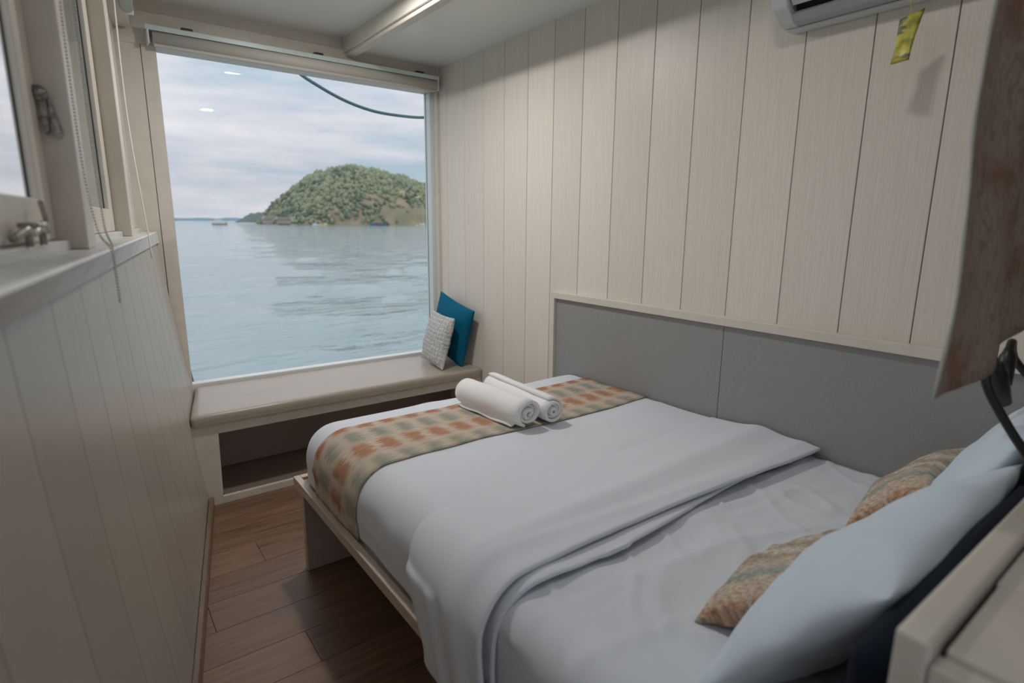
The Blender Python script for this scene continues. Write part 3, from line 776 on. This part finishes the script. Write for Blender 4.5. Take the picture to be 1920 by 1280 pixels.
def cloth_strip(x0, x1, nx, dy=0):
    bm = bmesh.new(); R2 = []
    for i in range(nx+1):
        x = x0+(x1-x0)*i/nx; r = []
        for j in range(41):
            t = j/40; zb = 1.150+.15*max(0, x-1.08)+.004*math.sin(x*9); z = zb+(2.36-zb)*t
            xx = x+.045*math.sin((z-1.15)*2.2)*max(0, 1-(x-1.0)*2)+.004*math.sin(z*40)*(1 if i == 0 else 0)
            r.append(bm.verts.new((xx, cloth_y(x, z)+dy, z)))
        R2.append(r)
    for i in range(nx):
        for j in range(40): bm.faces.new((R2[i][j], R2[i+1][j], R2[i+1][j+1], R2[i][j+1]))
    return bm
cl = empty('hanging_cloth', (1.45, .275, 2.36)); tag(cl, 'brown batik cloth hanging from the ceiling above the pillows', 'curtain')
o = link('cloth', cloth_strip(.985, 1.94, 70), M_batik, cl, True); o.location = (-1.45, -.275, -2.36); solid(o, .003, 0)
o = link('selvedge', cloth_strip(.972, .9852, 2), M_hem, cl, True); o.location = (-1.45, -.275, -2.36); solid(o, .003, 0)
b = bmesh.new(); tube(b, [(.95, .275, 2.363), (1.995, .275, 2.363)], .010, 10); o = link('rod', b, M_black, cl, True); o.location = (-1.45, -.275, -2.36)

# ================================================================== AIR CONDITIONER
ac = empty('air_conditioner', (1.92, .75, 2.03)); tag(ac, 'white wall-mounted air conditioner with open louvre high on the wall', 'air conditioner')
def apart(name, bm, mt, sm=False):
    o = link(name, bm, mt, ac, sm); o.location = (-1.92, -.75, -2.03); return o
AY0, AY1 = .36, 1.112
prof = [(2.011, 2.034), (1.96, 2.032), (1.925, 2.040), (1.878, 2.075), (1.858, 2.11), (1.850, 2.16), (1.850, 2.30), (1.862, 2.325), (2.011, 2.33)]
# end cheeks
for (a, b_) in ((AY1-.05, AY1), (AY0, AY0+.05)):
    apart('end_cheek', prism(prof, a, b_, 'y', .004), M_ac)
inn0, inn1 = AY0+.0505, AY1-.0505
apart('front_cover', prism([(1.8505, 2.14), (1.8505, 2.30), (1.863, 2.3245), (2.010, 2.3295), (2.010, 2.30), (1.87, 2.29), (1.865, 2.14)], inn0, inn1, 'y'), M_ac)
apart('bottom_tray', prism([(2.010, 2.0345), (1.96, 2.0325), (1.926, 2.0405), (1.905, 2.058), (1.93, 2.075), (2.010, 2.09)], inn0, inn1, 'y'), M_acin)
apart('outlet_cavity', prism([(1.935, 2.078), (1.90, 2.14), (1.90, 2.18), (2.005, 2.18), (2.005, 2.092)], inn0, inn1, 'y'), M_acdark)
apart('louvre', prism([(1.852, 2.128), (1.857, 2.134), (1.905, 2.088), (1.900, 2.083)], inn0+.004, inn1-.004, 'y'), M_ac)
apart('trim_line', prism([(2.0105, 2.029), (1.955, 2.0275), (1.955, 2.0318), (2.0105, 2.0335)], AY0+.01, AY1-.01, 'y'), M_ac)
for yy in (.95, .78, .60): apart('louvre_arm', prism([(1.885, 2.100), (1.905, 2.075), (1.912, 2.078), (1.892, 2.106)], yy, yy+.004, 'y'), M_ac)
# yellow sachet hung from it
M_sach = mat('yellow_sachet_foil', (.62, .50, .05), .35, build=lambda t, b: (lambda n, m_: t.links.new(nd(t, 'ShaderNodeMix', {0: m_, 6: ramp(t, n.outputs['Fac'], [(.35, (.30, .30, .05)), (.5, (.60, .52, .06)), (.7, (.74, .66, .22))]), 7: (.07, .10, .09, 1)}, data_type='RGBA').outputs[2], b.inputs['Base Color']))(nd(t, 'ShaderNodeTexNoise', {'Vector': coords(t, (22, 22, 22)), 'Scale': 1.4, 'Detail': 3}), ramp(t, nd(t, 'ShaderNodeTexNoise', {'Vector': coords(t, (14, 14, 30)), 'Scale': 1.2, 'Detail': 2}).outputs['Fac'], [(.56, (0, 0, 0)), (.62, (.8, .8, .8))])))
sa = empty('fragrance_sachet', (1.865, .708, 1.972)); tag(sa, 'small yellow foil sachet dangling under the air conditioner', 'sachet')
b = bmesh.new(); GG = []
for i in range(9):
    for sgn in (1, -1): pass
for sgn in (1, -1):
    V = []
    for i in range(9):
        r = []
        for j in range(13):
            u = -1+2*i/8; v = j/12
            e = max(0, (1-u*u)*math.sin(PI*min(1, max(0, v)))); yy = -u*.026*(1-.12*math.sin(PI*v)); zz = -.012-.118*v
            r.append(b.verts.new((sgn*.011*e**.5+.008*math.sin(v*3+u*1.5), yy+.016*v-.008, zz+.010*u*(1-v))))
        V.append(r)
    for i in range(8):
        for j in range(12):
            q = (V[i][j], V[i+1][j], V[i+1][j+1], V[i][j+1]); b.faces.new(q if sgn > 0 else q[::-1])
bmesh.ops.remove_doubles(b, verts=b.verts, dist=.0004); bmesh.ops.recalc_face_normals(b, faces=b.faces)
link('packet', b, M_sach, sa, True)
b = bmesh.new(); tube(b, smoothpts([(0, .002, .075), (.002, 0, .03), (.006, -.004, -.012)], 6), .0012, 6); link('string', b, M_sach, sa, True)

# ================================================================== OUTSIDE
# rope
b = bmesh.new(); RP = smoothpts([(1.12, 3.63, 2.48), (1.19, 4.0, 2.465), (1.308, 4.2, 2.406), (1.472, 4.2, 2.318), (1.66, 4.2, 2.247), (1.861, 4.2, 2.205), (2.076, 4.2, 2.196), (2.286, 4.2, 2.207), (2.42, 4.12, 2.24), (2.36, 3.9, 2.32), (2.10, 3.64, 2.40), (2.09, 3.61, 2.41)], 10)
tube(b, RP, .011, 10); tag(link('mooring_rope', b, M_rope, None, True), 'teal rope sagging outside across the top of the big window', 'rope')
# sea
SEA = -.75
def sea_build(t, b):
    geo = nd(t, 'ShaderNodeNewGeometry')
    m1 = nd(t, 'ShaderNodeMapping', {'Vector': geo.outputs['Position'], 'Scale': (.55, 1.5, 1), 'Rotation': (0, 0, -.35)})
    n1 = nd(t, 'ShaderNodeTexNoise', {'Vector': m1.outputs[0], 'Scale': 1.0, 'Detail': 4, 'Roughness': .5})
    m2 = nd(t, 'ShaderNodeMapping', {'Vector': geo.outputs['Position'], 'Scale': (.05, .14, 1), 'Rotation': (0, 0, -.35)})
    n2 = nd(t, 'ShaderNodeTexNoise', {'Vector': m2.outputs[0], 'Scale': 1.0, 'Detail': 5, 'Roughness': .6})
    m3 = nd(t, 'ShaderNodeMapping', {'Vector': geo.outputs['Position'], 'Scale': (1.5, 4.6, 1), 'Rotation': (0, 0, -.25)})
    n3 = nd(t, 'ShaderNodeTexNoise', {'Vector': m3.outputs[0], 'Scale': 1.0, 'Detail': 3, 'Roughness': .5})
    ad = nd(t, 'ShaderNodeMath', {0: n1.outputs['Fac'], 1: n2.outputs['Fac']}, operation='ADD')
    ad2 = nd(t, 'ShaderNodeMath', {0: n3.outputs['Fac'], 1: .22, 2: ad.outputs[0]}, operation='MULTIPLY_ADD')
    bump(t, b, ad2.outputs[0], 1.0, .22)
M_sea = mat('grey_teal_sea_water', (.26, .345, .355), .06, build=sea_build, **{'IOR': 1.33})
bm = bmesh.new(); RI = []
rad = [2.2*(1.042**i) for i in range(190)]
angs = [math.radians(-150+200*k/360) for k in range(361)]
def wave(x, y, r):
    a = 0
    for (kx, ky, am, ph) in ((.35, 1.9, .030, .3), (-.7, 2.6, .020, 1.9), (1.1, 3.4, .012, 4.0), (.25, .8, .045, 2.2), (-1.6, 4.4, .008, .7)):
        a += am*math.sin(kx*x+ky*y+ph+1.3*noise.noise(Vector((x*.25, y*.25, ph))))
    return a*min(1, 30/r)
for r in rad:
    RI.append([bm.verts.new((r*math.sin(a), r*math.cos(a), SEA+wave(r*math.sin(a), r*math.cos(a), r))) for a in angs])
for i in range(len(rad)-1):
    for k in range(360): bm.faces.new((RI[i][k], RI[i][k+1], RI[i+1][k+1], RI[i+1][k]))
bmesh.ops.recalc_face_normals(bm, faces=bm.faces); bm.normal_update()
if sum(f.normal.z for f in bm.faces) < 0: bmesh.ops.reverse_faces(bm, faces=bm.faces)
tag(link('sea', bm, M_sea, None, True), kind='structure')

# island
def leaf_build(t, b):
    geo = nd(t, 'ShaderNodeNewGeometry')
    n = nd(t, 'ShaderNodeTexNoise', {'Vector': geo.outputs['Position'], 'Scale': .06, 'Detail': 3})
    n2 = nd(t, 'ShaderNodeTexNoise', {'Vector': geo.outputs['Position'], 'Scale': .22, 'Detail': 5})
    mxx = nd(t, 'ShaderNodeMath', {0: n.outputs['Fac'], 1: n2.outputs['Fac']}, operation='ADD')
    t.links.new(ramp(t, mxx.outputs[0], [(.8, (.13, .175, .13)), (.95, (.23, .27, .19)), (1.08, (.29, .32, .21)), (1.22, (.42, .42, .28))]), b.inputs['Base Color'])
M_leaf = mat('hazed_sage_foliage', (.16, .2, .12), .9, spec=.1, build=leaf_build)  # greens lightened in the colour to stand in for haze
M_leaf2 = mat('yellowing_foliage', (.52, .47, .29), .9, spec=.1)
def soil_build(t, b):
    geo = nd(t, 'ShaderNodeNewGeometry'); n = nd(t, 'ShaderNodeTexNoise', {'Vector': geo.outputs['Position'], 'Scale': .09, 'Detail': 5})
    t.links.new(ramp(t, n.outputs['Fac'], [(.35, (.25, .27, .17)), (.5, (.34, .30, .20)), (.65, (.40, .32, .24))]), b.inputs['Base Color'])
M_soil = mat('scrubby_hillside', (.3, .26, .17), .95, spec=.1, build=soil_build)
IC = Vector((175, 430))
prof_i = [(108, 0), (112, 6), (117, 14), (123.5, 22.5), (131, 30), (138, 36), (147, 40.5), (158, 44), (168, 45.5), (178, 45), (189, 42.5), (202, 40), (216, 37), (232, 33), (248, 26), (264, 14), (276, 0)]
def iprof(x):
    for (a, za), (b_, zb) in zip(prof_i, prof_i[1:]):
        if a <= x <= b_: return za+(zb-za)*(x-a)/(b_-a)
    return 0
def iheight(x, y):
    d = (y-IC.y)/55.0
    if abs(d) >= 1: return -3
    return iprof(x)*math.sqrt(1-d*d)**1.0*.92-1.5+2.0*noise.noise(Vector((x*.05, y*.05, 0)))
isl = empty('island', (175, 430, SEA)); tag(isl, 'rounded green wooded island rising from the sea beyond the big window', 'island')
bm = bmesh.new(); GI = [[bm.verts.new((98+185*i/90-175, 372+116*j/60-430, iheight(98+185*i/90, 372+116*j/60))) for j in range(61)] for i in range(91)]
for i in range(90):
    for j in range(60): bm.faces.new((GI[i][j], GI[i+1][j], GI[i+1][j+1], GI[i][j+1]))
link('hillside', bm, M_soil, isl, True)
def blob(b, c, r, seed, sub=2):
    b.ball(c, r, sub, lambda q: 1+.75*noise.noise(Vector((q.x*2.3+seed, q.y*2.3, q.z*2.3))))
def canopy(n, test, rr, seed):
    b = Soup(); rnd = random.Random(seed); k = 0; tries = 0
    while k < n and tries < 40000:
        tries += 1
        x = rnd.uniform(103, 274); y = rnd.uniform(374, 470); h = iheight(x, y)
        if h < .3 or not test(x, y, h, rnd): continue
        r = rnd.uniform(*rr); blob(b, (x-175, y-430, h+r*.35), r, k*.37, 1); k += 1
    return b.mesh('tree_canopy')
def bare(x, y, h): return fold((x-190)/26, 1)*fold((h-9)/11, 1)
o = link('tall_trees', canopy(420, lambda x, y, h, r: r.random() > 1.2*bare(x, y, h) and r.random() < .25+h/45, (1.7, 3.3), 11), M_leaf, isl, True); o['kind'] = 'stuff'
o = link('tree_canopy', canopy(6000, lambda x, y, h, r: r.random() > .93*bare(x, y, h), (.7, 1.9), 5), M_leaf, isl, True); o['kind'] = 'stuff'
for (x, y, h, r) in ((126, 372, 10, 3.4), (190, 385, 21, 3.0), (197, 372, 7, 3.2), (206, 372, 6, 2.4), (202, 384, 19, 2.0)):
    b = Soup()
    for q in range(7):
        blob(b, (x-175+random.uniform(-1, 1)*r*.8, y-430+random.uniform(-1, 1)*r*.5, iheight(x, y)+1+random.uniform(0, 1)*r*.6), r*random.uniform(.35, .55), q)
    link('yellow_tree', b.mesh('yellow_tree'), M_leaf2, isl, True)
# jetty houses by the shore, small boats
M_hutw = mat('weathered_hut_wall', (.42, .38, .33), .8); M_hutr = mat('grey_hut_roof', (.33, .30, .27), .8)
M_bwh = mat('white_boat_paint', (.75, .76, .76), .4); M_bbl = mat('blue_boat_paint', (.05, .20, .27), .5); M_brd = mat('red_cabin_paint', (.40, .17, .12), .6); M_mast = mat('pale_mast', (.6, .6, .6), .5)
def hut(x, y, w, lab):
    t = empty('stilt_hut', (x, y, SEA)); tag(t, lab, 'hut', 'huts on the shore')
    link('wall', bx(-w/2, w/2, -2, 2, 1.0, 3.2, .05), M_hutw, t)
    link('roof', prism([(-w/2-.6, 3.2), (w/2+.6, 3.2), (w/2-.8, 4.9), (-w/2+.8, 4.9)], -2.5, 2.5, 'y'), M_hutr, t)
    for px in (-w/2+.3, 0, w/2-.3): link('stilt', bx(px-.12, px+.12, -1.8, -1.5, -.3, 1.0, .02), M_hutw, t)
hut(102, 370, 8, 'weathered hut with grey roof at the island shore, nearer the summit'); hut(93.5, 372, 5, 'low weathered hut at the island tip, furthest from the summit')
def boat(x, y, ln, rz, hullm, cabm, lab, mast=0, cab=1.3):
    t = empty('boat', (x, y, SEA+.05), rz); tag(t, lab, 'boat')
    b = bmesh.new(); rows = []
    for i in range(13):
        u = -1+2*i/12; wd = ln*.13*(1-abs(u)**2.6)**.6*(1 if u < .0 else (1-u*.55)); sh = ln*.10*(1+.5*u*u*(1.6 if u > 0 else .7)); X = u*ln/2
        rows.append([b.verts.new(p) for p in ((X, -wd, sh), (X, -wd*.75, .0), (X*.96, 0, -ln*.03), (X, wd*.75, .0), (X, wd, sh), (X, 0, sh*.93))])
    for i in range(12):
        for q in range(6): b.faces.new((rows[i][q], rows[i+1][q], rows[i+1][(q+1) % 6], rows[i][(q+1) % 6]))
    bmesh.ops.recalc_face_normals(b, faces=b.faces); link('hull', b, hullm, t)
    link('cabin', bx(-ln*.28, ln*.14, -ln*.08, ln*.08, ln*.09, ln*.09+cab, .05), cabm, t)
    link('cabin_roof', bx(-ln*.33, ln*.2, -ln*.10, ln*.10, ln*.09+cab, ln*.09+cab+.14, .03), M_bwh, t)
    if mast:
        b = bmesh.new(); tube(b, [(ln*.05, 0, ln*.08), (ln*.05, 0, mast)], [.10, .06], 8); link('mast', b, M_mast, t)
boat(115.5, 351, 4.4, .2, M_bwh, M_bwh, 'small white boat with a mast moored left of centre before the island', 5.0, .7)
boat(156, 352, 11, PI-.1, M_bbl, M_brd, 'blue hulled boat with red cabin moored before the island', 0, 1.4)
boat(189, 352, 7, 1.2, M_bwh, M_bwh, 'white boat with a tall mast by the right edge of the big window', 15, 1.0)
boat(63.5, 352, 8, .1, mat('tan_boat_paint', (.42, .38, .33), .7), M_bwh, 'tan boat with pale cabin alone on open water left of the island', 0, 2.2)
# far islet and mountains on the horizon
M_islet = mat('dark_green_islet', (.15, .20, .18), .95, spec=.1)
M_far = mat('hazed_blue_green_ridge', (.20, .31, .38), 1.0, spec=0)  # distance haze mixed into the colour, bluer than the hills' own green
def ridge(name, pts, y0, depth, mt):
    b = bmesh.new(); R3 = []
    for (x, h, y) in pts:
        R3.append([b.verts.new((x, y+depth*q, max(-2, h*math.sin(PI*(q+.02)/1.04)+h*.12*noise.noise(Vector((x*.05, q*4, 1)))))) for q in (0, .15, .3, .5, .7, .85, 1)])
    for i in range(len(R3)-1):
        for q in range(6): b.faces.new((R3[i][q], R3[i+1][q], R3[i+1][q+1], R3[i][q+1]))
    return link(name, b, mt, None, True)
o = ridge('islet', [(118+i*1.6, 9.5*max(0, math.sin(PI*i/26))**.8*(1+.18*noise.noise(Vector((i*.45, 0, 0)))), 560) for i in range(27)], 560, 30, M_islet)
tag(o, 'small dark green islet on the horizon left of the big island', 'islet')
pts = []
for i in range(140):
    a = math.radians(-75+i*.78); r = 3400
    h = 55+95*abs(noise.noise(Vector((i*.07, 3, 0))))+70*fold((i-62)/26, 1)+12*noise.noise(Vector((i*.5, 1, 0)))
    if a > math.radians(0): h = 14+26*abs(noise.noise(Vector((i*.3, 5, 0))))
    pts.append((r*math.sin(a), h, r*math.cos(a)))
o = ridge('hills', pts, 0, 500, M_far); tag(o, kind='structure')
